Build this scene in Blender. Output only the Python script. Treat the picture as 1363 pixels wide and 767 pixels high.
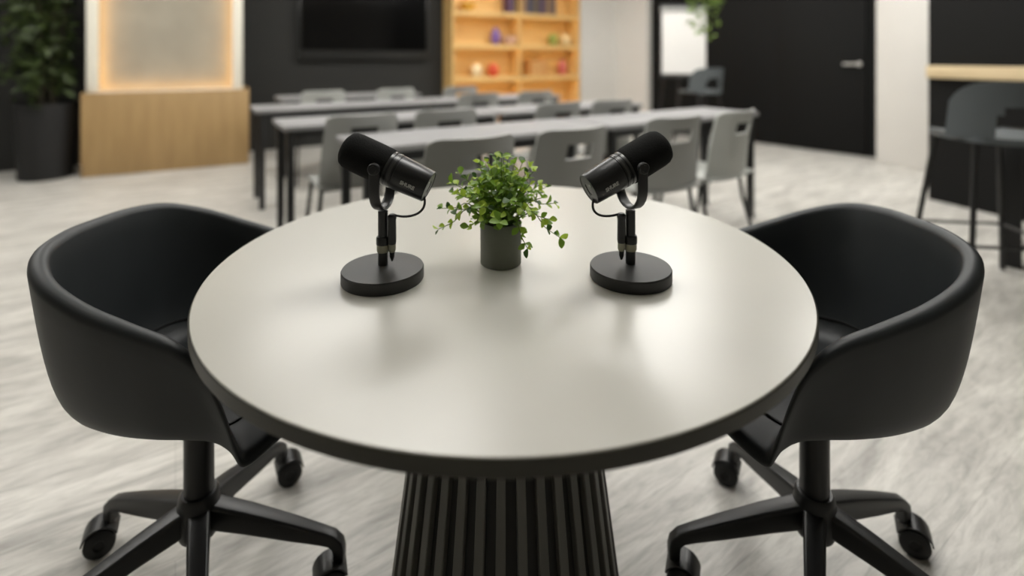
import bpy, bmesh, math, random
from mathutils import Vector, Matrix, noise
random.seed(7)
scene = bpy.context.scene
col = scene.collection
for o in list(bpy.data.objects):
    bpy.data.objects.remove(o)

# ------------------------------------------------------------------ camera
F_PX, HORIZON, CAM_H = 690.0, 77.0, 1.123
cam_d = bpy.data.cameras.new('camera')
cam = bpy.data.objects.new('camera', cam_d)
col.objects.link(cam)
cam.location = (0, 0, CAM_H)
cam.rotation_euler = (math.pi / 2, 0, 0)
cam_d.sensor_width = 36.0
cam_d.lens = F_PX / 1363 * 36
cam_d.shift_y = -(383.5 - HORIZON) / 1363
cam_d.clip_start = 0.02
cam_d.dof.use_dof = True
cam_d.dof.focus_distance = 0.84
cam_d.dof.aperture_fstop = 1.25
scene.camera = cam

# ------------------------------------------------------------------ world, exposure
world = bpy.data.worlds.new('world')
scene.world = world
world.use_nodes = True
world.node_tree.nodes['Background'].inputs[0].default_value = (0.9, 0.95, 1.0, 1)
world.node_tree.nodes['Background'].inputs[1].default_value = 0.05
vs = scene.view_settings
vs.view_transform = 'Standard'
vs.look = 'None'
vs.gamma = 1.0
vs.exposure = 0.32
vs.use_curve_mapping = False
PANEL_W = 13.0      # emission of the ceiling panels

# ------------------------------------------------------------------ materials
def srgb(r, g, b):
    def f(c):
        c /= 255.0
        return c / 12.92 if c <= 0.04045 else ((c + 0.055) / 1.055) ** 2.4
    return (f(r), f(g), f(b), 1.0)

def mat(name, color, rough=0.5, metal=0.0, spec=0.5, var=0.0, scale=20.0, bump=0.0, emit=None, estr=0.0,
        stretch=(1, 1, 1), coat=0.0, sheen=0.0):
    m = bpy.data.materials.new(name)
    m.use_nodes = True
    nt = m.node_tree
    b = nt.nodes['Principled BSDF']
    b.inputs['Base Color'].default_value = color
    b.inputs['Roughness'].default_value = rough
    b.inputs['Metallic'].default_value = metal
    b.inputs['Specular IOR Level'].default_value = spec
    if coat: b.inputs['Coat Weight'].default_value = coat
    if sheen: b.inputs['Sheen Weight'].default_value = sheen
    if emit is not None:
        b.inputs['Emission Color'].default_value = emit
        b.inputs['Emission Strength'].default_value = estr
    if var > 0 or bump > 0:
        tc = nt.nodes.new('ShaderNodeTexCoord')
        mp = nt.nodes.new('ShaderNodeMapping')
        mp.inputs['Scale'].default_value = stretch
        nz = nt.nodes.new('ShaderNodeTexNoise')
        nz.inputs['Scale'].default_value = scale
        nz.inputs['Detail'].default_value = 5
        nt.links.new(tc.outputs['Object'], mp.inputs['Vector'])
        nt.links.new(mp.outputs[0], nz.inputs['Vector'])
        if var > 0:
            mx = nt.nodes.new('ShaderNodeMix')
            mx.data_type = 'RGBA'
            c = color
            mx.inputs[6].default_value = (c[0] * (1 - var), c[1] * (1 - var), c[2] * (1 - var), 1)
            mx.inputs[7].default_value = (min(1, c[0] * (1 + var)), min(1, c[1] * (1 + var)), min(1, c[2] * (1 + var)), 1)
            nt.links.new(nz.outputs['Fac'], mx.inputs[0])
            nt.links.new(mx.outputs[2], b.inputs['Base Color'])
        if bump > 0:
            bp = nt.nodes.new('ShaderNodeBump')
            bp.inputs['Strength'].default_value = bump
            bp.inputs['Distance'].default_value = 0.002
            nt.links.new(nz.outputs['Fac'], bp.inputs['Height'])
            nt.links.new(bp.outputs[0], b.inputs['Normal'])
    return m

ROOM_A = math.radians(33.0)      # direction the room (planks, desks) runs in

def floor_material():
    m = bpy.data.materials.new('floor_vinyl')
    m.use_nodes = True
    nt = m.node_tree
    N, L = nt.nodes, nt.links
    b = N['Principled BSDF']
    tc = N.new('ShaderNodeTexCoord')
    rot = N.new('ShaderNodeMapping')
    rot.vector_type = 'POINT'
    rot.inputs['Rotation'].default_value = (0, 0, -ROOM_A)
    L.new(tc.outputs['Object'], rot.inputs['Vector'])
    def streak(sx, sy, scale, detail, dist):
        mp = N.new('ShaderNodeMapping')
        mp.inputs['Scale'].default_value = (sx, sy, 1)
        L.new(rot.outputs[0], mp.inputs['Vector'])
        n = N.new('ShaderNodeTexNoise')
        n.inputs['Scale'].default_value = scale
        n.inputs['Detail'].default_value = detail
        n.inputs['Roughness'].default_value = 0.62
        n.inputs['Distortion'].default_value = dist
        L.new(mp.outputs[0], n.inputs['Vector'])
        return n
    n1 = streak(1.0, 5.0, 2.4, 8, 1.0)
    n2 = streak(3.0, 17.0, 3.4, 8, 0.8)
    r1 = N.new('ShaderNodeValToRGB')
    r1.color_ramp.elements[0].position = 0.30
    r1.color_ramp.elements[0].color = srgb(156, 153, 147)
    r1.color_ramp.elements[1].position = 0.62
    r1.color_ramp.elements[1].color = srgb(206, 203, 196)
    L.new(n1.outputs['Fac'], r1.inputs[0])
    r2 = N.new('ShaderNodeValToRGB')
    r2.color_ramp.elements[0].position = 0.30
    r2.color_ramp.elements[0].color = (0.66, 0.66, 0.65, 1)
    r2.color_ramp.elements[1].position = 0.56
    r2.color_ramp.elements[1].color = (1, 1, 1, 1)
    L.new(n2.outputs['Fac'], r2.inputs[0])
    mx = N.new('ShaderNodeMix'); mx.data_type = 'RGBA'; mx.blend_type = 'MULTIPLY'
    mx.inputs[0].default_value = 0.75
    L.new(r1.outputs[0], mx.inputs[6]); L.new(r2.outputs[0], mx.inputs[7])
    # faint plank tone and hairline joints
    br = N.new('ShaderNodeTexBrick')
    br.inputs['Scale'].default_value = 1.0
    br.inputs['Brick Width'].default_value = 1.25
    br.inputs['Row Height'].default_value = 0.23
    br.inputs['Mortar Size'].default_value = 0.0012
    br.inputs['Color1'].default_value = (1, 1, 1, 1)
    br.inputs['Color2'].default_value = (0.93, 0.93, 0.92, 1)
    br.inputs['Mortar'].default_value = (0.74, 0.73, 0.72, 1)
    L.new(rot.outputs[0], br.inputs['Vector'])
    m2 = N.new('ShaderNodeMix'); m2.data_type = 'RGBA'; m2.blend_type = 'MULTIPLY'
    m2.inputs[0].default_value = 0.8
    L.new(mx.outputs[2], m2.inputs[6]); L.new(br.outputs['Color'], m2.inputs[7])
    L.new(m2.outputs[2], b.inputs['Base Color'])
    b.inputs['Roughness'].default_value = 0.42
    bp = N.new('ShaderNodeBump'); bp.inputs['Strength'].default_value = 0.25; bp.inputs['Distance'].default_value = 0.002
    L.new(n2.outputs['Fac'], bp.inputs['Height']); L.new(bp.outputs[0], b.inputs['Normal'])
    return m

def wood_material(name, c1, c2, rough=0.5, stretch=(2, 2, 14), scale=3.0):
    m = bpy.data.materials.new(name)
    m.use_nodes = True
    nt = m.node_tree
    b = nt.nodes['Principled BSDF']
    tc = nt.nodes.new('ShaderNodeTexCoord'); mp = nt.nodes.new('ShaderNodeMapping')
    mp.inputs['Scale'].default_value = stretch
    n = nt.nodes.new('ShaderNodeTexNoise'); n.inputs['Scale'].default_value = scale; n.inputs['Detail'].default_value = 6
    r = nt.nodes.new('ShaderNodeValToRGB')
    r.color_ramp.elements[0].position = 0.3; r.color_ramp.elements[0].color = c1
    r.color_ramp.elements[1].position = 0.7; r.color_ramp.elements[1].color = c2
    nt.links.new(tc.outputs['Object'], mp.inputs[0]); nt.links.new(mp.outputs[0], n.inputs['Vector'])
    nt.links.new(n.outputs['Fac'], r.inputs[0]); nt.links.new(r.outputs[0], b.inputs['Base Color'])
    b.inputs['Roughness'].default_value = rough
    return m

M = {}
M['floor'] = floor_material()
M['ceiling'] = mat('ceiling_paint', srgb(215, 214, 208), 0.9, var=0.03, scale=3)
M['white_wall'] = mat('white_plaster', srgb(208, 205, 199), 0.8, var=0.04, scale=4)
M['grey_wall'] = mat('grey_plaster', srgb(205, 203, 197), 0.85, var=0.04, scale=4)
M['black_wall'] = mat('black_wall_paint', srgb(36, 36, 34), 0.7, var=0.08, scale=3, spec=0.35)
M['black_door'] = mat('black_door_laminate', srgb(13, 13, 12), 0.7, var=0.06, scale=3, spec=0.2)
M['table_top'] = mat('tabletop_laminate', srgb(179, 177, 169), 0.28, var=0.02, scale=6, spec=0.5)
M['table_edge'] = mat('dark_edge_band', srgb(50, 48, 38), 0.45, var=0.08, scale=12)
M['slat'] = mat('slat_charcoal', srgb(98, 97, 91), 0.45, var=0.06, scale=15)
M['slat_core'] = mat('pedestal_core', srgb(28, 27, 23), 0.6, var=0.08, scale=12)
M['leather'] = mat('black_leatherette', srgb(22, 27, 29), 0.52, var=0.06, scale=60, bump=0.08)
M['seam'] = mat('seam_thread', srgb(12, 12, 12), 0.7, var=0.05)
M['black_metal'] = mat('black_powder_coat', srgb(24, 24, 24), 0.38, var=0.05, scale=40)
M['black_plastic'] = mat('black_plastic', srgb(17, 17, 17), 0.4, var=0.06, scale=40)
M['rubber'] = mat('rubber', srgb(18, 18, 18), 0.6, var=0.06, scale=30)
M['foam'] = mat('microphone_foam', srgb(26, 26, 25), 0.95, var=0.25, scale=420, bump=0.6, spec=0.15)
M['mic_body'] = mat('microphone_body', srgb(15, 15, 15), 0.33, var=0.05, scale=60)
M['mic_base'] = mat('microphone_base', srgb(42, 42, 41), 0.5, var=0.05, scale=60)
M['mic_ring'] = mat('microphone_ring', srgb(70, 70, 68), 0.3, metal=0.6, var=0.05, scale=60)
M['clear_ring'] = mat('pale_ring', srgb(150, 148, 128), 0.3, var=0.15, scale=60)
M['letter'] = mat('pale_lettering', srgb(170, 170, 166), 0.5, var=0.03)
M['led_dot'] = mat('white_dot', srgb(210, 210, 205), 0.4, var=0.02)
M['concrete'] = mat('grey_green_concrete', srgb(112, 114, 103), 0.85, var=0.12, scale=35, bump=0.3)
M['soil'] = mat('dark_soil', srgb(32, 30, 24), 0.95, var=0.3, scale=90)
M['leaf_a'] = mat('leaf_bright', srgb(158, 184, 62), 0.42, var=0.15, scale=60)
M['leaf_b'] = mat('leaf_mid', srgb(118, 152, 52), 0.42, var=0.15, scale=60)
M['leaf_c'] = mat('leaf_dark', srgb(62, 92, 38), 0.45, var=0.15, scale=60)
def translucent(m, fac=0.4):
    nt = m.node_tree
    b = nt.nodes['Principled BSDF']; out = nt.nodes['Material Output']
    tr = nt.nodes.new('ShaderNodeBsdfTranslucent'); mx = nt.nodes.new('ShaderNodeMixShader')
    src = b.inputs['Base Color'].links[0].from_socket
    nt.links.new(src, tr.inputs['Color']); mx.inputs[0].default_value = fac
    nt.links.new(b.outputs[0], mx.inputs[1]); nt.links.new(tr.outputs[0], mx.inputs[2])
    nt.links.new(mx.outputs[0], out.inputs['Surface'])
for k_ in ('leaf_a', 'leaf_b', 'leaf_c'): translucent(M[k_])
M['stem'] = mat('stem_green', srgb(92, 112, 44), 0.6, var=0.1, scale=60)
M['tree_leaf'] = mat('tree_leaf', srgb(50, 64, 24), 0.55, var=0.25, scale=10)
M['planter_black'] = mat('planter_black', srgb(10, 10, 10), 0.6, var=0.06, scale=10)
M['bark'] = mat('bark', srgb(52, 46, 30), 0.8, var=0.2, scale=30)
M['trail_leaf'] = mat('trailing_leaf', srgb(112, 138, 54), 0.5, var=0.2, scale=10)
M['oak'] = wood_material('oak_veneer', srgb(150, 121, 80), srgb(164, 135, 91), 0.5, (6, 6, 0.8), 2.5)
M['oak_rail'] = wood_material('pale_oak_rail', srgb(186, 165, 130), srgb(205, 186, 150), 0.5, (2, 2, 14), 2.5)
M['shelf_wood'] = wood_material('shelf_wood', srgb(208, 168, 104), srgb(224, 187, 122), 0.55, (0.8, 6, 6), 2.5)
M['white_frame'] = mat('white_frame', srgb(226, 222, 208), 0.5, var=0.02)
M['stone'] = mat('grey_stone_panel', srgb(150, 144, 130), 0.7, var=0.2, scale=3.5, bump=0.2)
M['led_warm'] = mat('led_warm', srgb(255, 226, 170), 0.5, emit=srgb(255, 200, 125), estr=8.5, var=0.01)
M['led_amber'] = mat('led_amber', srgb(255, 200, 120), 0.5, emit=srgb(255, 222, 154), estr=8.0, var=0.01)
M['screen'] = mat('screen_glass', srgb(8, 8, 8), 0.12, var=0.02, scale=2)
M['screen_bezel'] = mat('screen_bezel', srgb(26, 26, 25), 0.4, var=0.04)
M['desk_top'] = mat('desk_top_grey', srgb(132, 131, 131), 0.6, var=0.03, scale=4)
M['chair_grey'] = mat('chair_grey_plastic', srgb(148, 149, 145), 0.5, var=0.05, scale=10)
M['chair_pale'] = mat('chair_pale_grey_plastic', srgb(176, 178, 173), 0.5, var=0.05, scale=10)
M['stool_grey'] = mat('stool_slate', srgb(84, 89, 91), 0.45, var=0.05, scale=10)
M['paper'] = mat('white_paper', srgb(218, 216, 212), 0.7, var=0.01)
M['chrome'] = mat('brushed_steel', srgb(205, 203, 198), 0.3, metal=0.9, var=0.03)
M['light_diff'] = mat('light_diffuser', srgb(255, 252, 244), 0.6, emit=srgb(255, 253, 249), estr=PANEL_W, var=0.01)

# ------------------------------------------------------------------ mesh helpers
class MB:
    def __init__(self):
        self.v = []; self.f = []
    def add(self, vs, fs):
        n = len(self.v)
        self.v += [tuple(p) for p in vs]
        self.f += [tuple(i + n for i in f) for f in fs]
        return self
    def box(self, x0, x1, y0, y1, z0, z1):
        v = [(x0, y0, z0), (x1, y0, z0), (x1, y1, z0), (x0, y1, z0), (x0, y0, z1), (x1, y0, z1), (x1, y1, z1), (x0, y1, z1)]
        return self.add(v, [(0, 3, 2, 1), (4, 5, 6, 7), (0, 1, 5, 4), (1, 2, 6, 5), (2, 3, 7, 6), (3, 0, 4, 7)])
    def lathe(self, prof, n=32, mtx=None):
        """prof: list of (r, z); closed with caps where r == 0"""
        vs, fs, rings = [], [], []
        for r, z in prof:
            if r < 1e-7:
                rings.append([len(vs)]); vs.append(Vector((0, 0, z)))
            else:
                rings.append(list(range(len(vs), len(vs) + n)))
                for k in range(n):
                    a = 2 * math.pi * k / n
                    vs.append(Vector((r * math.cos(a), r * math.sin(a), z)))
        for a, b in zip(rings, rings[1:]):
            for k in range(n):
                k2 = (k + 1) % n
                if len(a) == 1 and len(b) == 1: continue
                if len(a) == 1: fs.append((a[0], b[k2], b[k]))
                elif len(b) == 1: fs.append((a[k], a[k2], b[0]))
                else: fs.append((a[k], a[k2], b[k2], b[k]))
        if mtx is not None: vs = [mtx @ p for p in vs]
        return self.add(vs, fs)
    def tube(self, pts, rad, n=8, caps=True):
        pts = [Vector(p) for p in pts]
        rads = rad if isinstance(rad, (list, tuple)) else [rad] * len(pts)
        vs, fs = [], []
        t0 = (pts[1] - pts[0]).normalized()
        up = Vector((0, 0, 1)) if abs(t0.z) < 0.9 else Vector((1, 0, 0))
        nrm = (up - t0 * up.dot(t0)).normalized()
        for i, p in enumerate(pts):
            t = (pts[min(i + 1, len(pts) - 1)] - pts[max(i - 1, 0)]).normalized()
            nrm = (nrm - t * nrm.dot(t)).normalized()
            bn = t.cross(nrm)
            for k in range(n):
                a = 2 * math.pi * k / n
                vs.append(p + (nrm * math.cos(a) + bn * math.sin(a)) * rads[i])
        for i in range(len(pts) - 1):
            for k in range(n):
                k2 = (k + 1) % n
                fs.append((i * n + k, i * n + k2, (i + 1) * n + k2, (i + 1) * n + k))
        if caps:
            fs.append(tuple(reversed(range(n)))); fs.append(tuple(range((len(pts) - 1) * n, len(pts) * n)))
        return self.add(vs, fs)
    def sweep(self, pts, sizes, side, n_round=3, rr=0.35):
        """rounded-rect section swept along pts; sizes (width along side, height); side = fixed lateral vector"""
        pts = [Vector(p) for p in pts]; side = Vector(side).normalized()
        sec = []
        for cx, cy, a0 in ((1, 1, 0), (-1, 1, 90), (-1, -1, 180), (1, -1, 270)):
            for k in range(n_round + 1):
                a = math.radians(a0 + 90 * k / n_round)
                sec.append((cx * (1 - rr) + rr * math.cos(a), cy * (1 - rr) + rr * math.sin(a)))
        n = len(sec); vs, fs = [], []
        for i, p in enumerate(pts):
            t = (pts[min(i + 1, len(pts) - 1)] - pts[max(i - 1, 0)]).normalized()
            nn = t.cross(side).normalized()
            w, h = sizes[i]
            for sx, sy in sec:
                vs.append(p + side * sx * w / 2 + nn * sy * h / 2)
        for i in range(len(pts) - 1):
            for k in range(n):
                k2 = (k + 1) % n
                fs.append((i * n + k, i * n + k2, (i + 1) * n + k2, (i + 1) * n + k))
        fs.append(tuple(reversed(range(n)))); fs.append(tuple(range((len(pts) - 1) * n, len(pts) * n)))
        return self.add(vs, fs)
    def grid(self, P, nu, nv, thick, mask=lambda i, j: True):
        """P(u,v)->(point, normal); slab of given thickness, cells where mask is true"""
        vs, fs = [], []
        idx = {}
        for j in range(nv + 1):
            for i in range(nu + 1):
                p, nn = P(i / nu, j / nv)
                p = Vector(p); nn = Vector(nn).normalized()
                idx[(i, j)] = len(vs)
                vs += [p + nn * thick / 2, p - nn * thick / 2]
        edge = {}
        for j in range(nv):
            for i in range(nu):
                if not mask(i, j): continue
                c = [idx[(i, j)], idx[(i + 1, j)], idx[(i + 1, j + 1)], idx[(i, j + 1)]]
                fs.append(tuple(c)); fs.append(tuple(k + 1 for k in reversed(c)))
                for a, b in zip(c, c[1:] + c[:1]):
                    if (b, a) in edge: del edge[(b, a)]
                    else: edge[(a, b)] = 1
        for a, b in edge: fs.append((b, a, a + 1, b + 1))
        return self.add(vs, fs)
    def build(self, name, material, parent=None, smooth=None, bevel=0.0, seg=2, loc=None):
        me = bpy.data.meshes.new(name)
        me.from_pydata(self.v, [], self.f)
        bm = bmesh.new(); bm.from_mesh(me)
        bmesh.ops.recalc_face_normals(bm, faces=bm.faces)
        if bevel > 0:
            es = [e for e in bm.edges if len(e.link_faces) == 2 and e.calc_face_angle(0) > 0.6]
            bmesh.ops.bevel(bm, geom=es, offset=bevel, segments=seg, profile=0.5, affect='EDGES', clamp_overlap=True)
        if smooth is not None:
            for f in bm.faces: f.smooth = True
            for e in bm.edges:
                if len(e.link_faces) == 2 and e.calc_face_angle(0) > math.radians(smooth): e.smooth = False
        loose = [v for v in bm.verts if not v.link_faces]
        bmesh.ops.delete(bm, geom=loose, context='VERTS')
        bm.to_mesh(me); bm.free()
        me.materials.append(material)
        o = bpy.data.objects.new(name, me)
        col.objects.link(o)
        if parent is not None: o.parent = parent
        if loc is not None: o.location = loc
        return o

def box(name, x0, x1, y0, y1, z0, z1, material, parent=None, bevel=0.0):
    return MB().box(x0, x1, y0, y1, z0, z1).build(name, material, parent, bevel=bevel, smooth=30 if bevel else None)

def tag(o, label=None, cat=None, group=None, kind=None):
    if label: o['label'] = label
    if cat: o['category'] = cat
    if group: o['group'] = group
    if kind: o['kind'] = kind
    return o

def thing(name, loc=(0, 0, 0), rz=0.0, label=None, cat=None, group=None):
    o = bpy.data.objects.new(name, None)
    col.objects.link(o)
    o.location = loc
    o.rotation_euler = (0, 0, rz)
    o.empty_display_size = 0.1
    return tag(o, label, cat, group)

def copy_tree(o, parent=None):
    c = o.copy(); col.objects.link(c); c.parent = parent
    for ch in o.children: copy_tree(ch, c)
    return c

def bez(p0, p1, p2, p3, n):
    out = []
    for i in range(n + 1):
        t = i / n
        out.append(Vector(p0) * (1 - t) ** 3 + Vector(p1) * 3 * t * (1 - t) ** 2 + Vector(p2) * 3 * t * t * (1 - t) + Vector(p3) * t ** 3)
    return out

def catmull(P, sub, closed=False):
    P = [Vector(p) for p in P]; n = len(P); out = []
    for i in range(n if closed else n - 1):
        if closed: a, b, c, d = P[(i - 1) % n], P[i], P[(i + 1) % n], P[(i + 2) % n]
        else: a, b, c, d = P[max(i - 1, 0)], P[i], P[i + 1], P[min(i + 2, n - 1)]
        for k in range(sub):
            t = k / sub
            out.append(0.5 * ((2 * b) + (c - a) * t + (2 * a - 5 * b + 4 * c - d) * t * t + (-a + 3 * b - 3 * c + d) * t ** 3))
    if not closed: out.append(P[-1])
    return out

# ================================================================== THE ROOM
CEIL = 3.0
def structure(o): return tag(o, kind='structure')

structure(box('floor', -8, 8, -4, 11.5, -0.1, 0.0, M['floor']))
structure(box('ceiling', -8, 8, -4, 11.5, CEIL, CEIL + 0.1, M['ceiling']))

def wall(name, p0, p1, thick, z0, z1, material, side=1):
    """wall from p0 to p1 (plan), its visible face on the line, body to the left (side=1) or right"""
    p0 = Vector((p0[0], p0[1], 0)); p1 = Vector((p1[0], p1[1], 0))
    d = (p1 - p0); L = d.length
    o = box(name, 0, L, 0 if side > 0 else -thick, thick if side > 0 else 0, z0, z1, material)
    o.location = p0
    o.rotation_euler = (0, 0, math.atan2(d.y, d.x))
    return structure(o)

BA = math.atan2(0.507, 0.862)                      # the screen wall
def bw(s, off=0.0):                                # a point on the screen wall, off metres into the room
    return Vector((-3.09 + 0.862 * s + 0.507 * off, 6.25 + 0.507 * s - 0.862 * off, 0))
wall('wall_back', bw(-5.2), bw(5.6), 0.15, 0, CEIL, M['black_wall'])
RW0, RW1 = Vector((1.57, 8.99, 0)), Vector((4.07, 5.83, 0))
rwd = (RW1 - RW0).normalized()
RA = math.atan2(rwd.y, rwd.x)
wall('wall_right', RW0, RW0 + rwd * 7.6, 0.15, 0, CEIL, M['black_door'])
wall('wall_left', (-7.6, 3.66), (-7.6, -3.9), 0.15, 0, CEIL, M['grey_wall'], side=-1)
wall('wall_front', (-7.6, -3.8), (7.6, -3.8), 0.15, 0, CEIL, M['grey_wall'], side=-1)
wall('wall_side', (6.3, 3.0), (6.3, -3.8), 0.15, 0, CEIL, M['grey_wall'], side=1)

# white pilasters either side of the far corner
o = box('wall_pilaster', 0, 0.86, -0.36, 0, 0, CEIL, M['white_wall']); p = bw(4.66); o.location = p; o.rotation_euler.z = BA; structure(o)
o = box('wall_pilaster', 0.10, 1.02, -0.10, 0, 0, CEIL, M['white_wall']); o.location = RW0; o.rotation_euler.z = RA; structure(o)
# white column in front of the right wall
o = box('wall_column', 0, 0.53, 0, 0.40, 0, CEIL, M['white_wall'], bevel=0.01)
o.location = (3.93, 5.60, 0); o.rotation_euler.z = math.atan2(-0.48, 0.21); structure(o)
# black partition with a pale oak rail, far right
part_d = Vector((0.2, -0.565, 0)).normalized()
part = box('wall_partition', 0, 2.6, 0, 0.14, 0, CEIL, M['black_door'])
part.location = (3.31, 4.12, 0); part.rotation_euler.z = math.atan2(part_d.y, part_d.x); structure(part)
box('oak_rail', 0.01, 2.59, -0.05, 0.0, 0.965, 1.062, M['oak_rail'], part, bevel=0.004)

# black door in the right wall with a steel handle
L_door = (RW1 - RW0).length
dr = box('door_1', L_door - 1.02, L_door - 0.06, -0.035, 0.0, 0.01, 2.2, M['black_door'], bevel=0.004)
dr.location = RW0; dr.rotation_euler.z = RA; structure(dr)
hb = MB()
hb.lathe([(0, 0), (0.027, 0), (0.027, 0.008), (0.010, 0.010), (0.010, 0.05), (0, 0.05)], 16, Matrix.Translation((L_door - 0.13, -0.035, 1.05)) @ Matrix.Rotation(math.pi / 2, 4, 'X'))
hb.sweep([(L_door - 0.12, -0.08, 1.05), (L_door - 0.20, -0.085, 1.05), (L_door - 0.28, -0.085, 1.05)], [(0.024, 0.02)] * 3, (0, 0, 1))
hb.build('door_handle', M['chrome'], dr, smooth=40)

# ------------------------------------------------------------------ ceiling light panels
lp = thing('ceiling_light')
MB().box(-0.62, 0.62, -0.32, -0.30, -0.05, 0).box(-0.62, 0.62, 0.30, 0.32, -0.05, 0).box(-0.62, -0.60, -0.30, 0.30, -0.05, 0).box(0.60, 0.62, -0.30, 0.30, -0.05, 0).build('frame', M['white_frame'], lp)
box('diffuser', -0.60, 0.60, -0.30, 0.30, -0.035, 0, M['light_diff'], lp)
cu, cn = Vector((math.cos(ROOM_A), math.sin(ROOM_A), 0)), Vector((-math.sin(ROOM_A), math.cos(ROOM_A), 0))
spots = []
for a in (-3.6, -1.2, 1.2, 3.6, 6.0):
    for b in (-0.9, 1.1, 3.1, 5.1, 6.9):
        q = cu * a + cn * b
        if -6.6 < q.x < 5.4 and 1.3 < q.y < 8.4: spots.append(q)
spots += [cu * 4.8 + cn * 2.1, cu * 4.8 + cn * 4.1]  # two extra unseen panels, added to brighten the back right floor and pilasters
ok = []
for q in spots:
    if (q - bw(0)).dot(Vector((0.507, -0.862, 0))) < 0.6: continue
    rn = Vector((rwd.y, -rwd.x, 0))
    if (q - RW0).dot(rn) < 0.7: continue
    ok.append(q)
for i, q in enumerate(ok):
    l = lp if i == 0 else copy_tree(lp)
    l.location = (q.x, q.y, CEIL); l.rotation_euler.z = ROOM_A
    tag(l, 'rectangular white light panel set flush under the ceiling', 'ceiling light', 'light panels under the ceiling')

# ================================================================== ROUND TABLE
TX, TY, TZ, TR, TT = -0.013, 1.036, 0.738, 0.539, 0.022
tb = thing('round_table', (TX, TY, 0), 0, 'round pale grey table with dark edge on a fluted charcoal pedestal', 'table')
MB().lathe([(0, TZ - 0.004), (TR - 0.004, TZ - 0.004), (TR - 0.002, TZ - 0.0035), (TR - 0.002, TZ - 0.001), (TR - 0.003, TZ), (0, TZ)], 160).build('tabletop', M['table_top'], tb, smooth=40)
MB().lathe([(0, TZ - TT), (TR - 0.003, TZ - TT), (TR, TZ - TT + 0.003), (TR, TZ - 0.0025), (TR - 0.0015, TZ - 0.001), (TR - 0.004, TZ - 0.004), (0, TZ - 0.004)], 160).build('edge_band', M['table_edge'], tb, smooth=40)
def ped_r(z): return 0.238 - 0.134 * z
ZT = TZ - TT
MB().lathe([(0, 0.02), (ped_r(0.02) - 0.012, 0.02), (ped_r(ZT) - 0.012, ZT), (0, ZT)], 76).build('pedestal_core', M['slat_core'], tb, smooth=40)
NS = 34
wa = 2 * math.pi / NS * 0.46
sm = MB(); vv = []
for z in (0.022, ZT):
    r1, r0 = ped_r(z), ped_r(z) - 0.014
    vv += [(r0 * math.cos(-wa / 2), r0 * math.sin(-wa / 2), z), (r1 * math.cos(-wa / 2), r1 * math.sin(-wa / 2), z),
           (r1 * math.cos(wa / 2), r1 * math.sin(wa / 2), z), (r0 * math.cos(wa / 2), r0 * math.sin(wa / 2), z)]
sm.add(vv, [(0, 3, 2, 1), (4, 5, 6, 7), (0, 1, 5, 4), (1, 2, 6, 5), (2, 3, 7, 6), (3, 0, 4, 7)])
s0 = sm.build('slat', M['slat'], tb, bevel=0.0015, seg=1)
for k in range(1, NS):
    s = s0.copy(); col.objects.link(s); s.parent = tb
    s.rotation_euler.z = 2 * math.pi * (k + 0.35) / NS
s0.rotation_euler.z = 2 * math.pi * 0.35 / NS
MB().lathe([(0, 0), (0.25, 0), (0.25, 0.016), (0.246, 0.022), (0, 0.022)], 64).build('foot_ring', M['slat_core'], tb, smooth=40)

# ================================================================== SWIVEL TUB CHAIRS
RIM = [(-0.222, 0.000, 0.783), (-0.216, 0.080, 0.782), (-0.190, 0.155, 0.772), (-0.130, 0.205, 0.746), (-0.045, 0.226, 0.714),
       (0.045, 0.231, 0.686), (0.115, 0.227, 0.660), (0.160, 0.220, 0.618), (0.184, 0.211, 0.555), (0.200, 0.202, 0.495), (0.212, 0.186, 0.456),
       (0.238, 0.128, 0.462), (0.250, 0.064, 0.465)]
full = RIM + [(0.253, 0, 0.466)] + [(x, -y, z) for x, y, z in reversed(RIM[1:])]
rim_pts = catmull(full, 6, closed=True)

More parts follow.
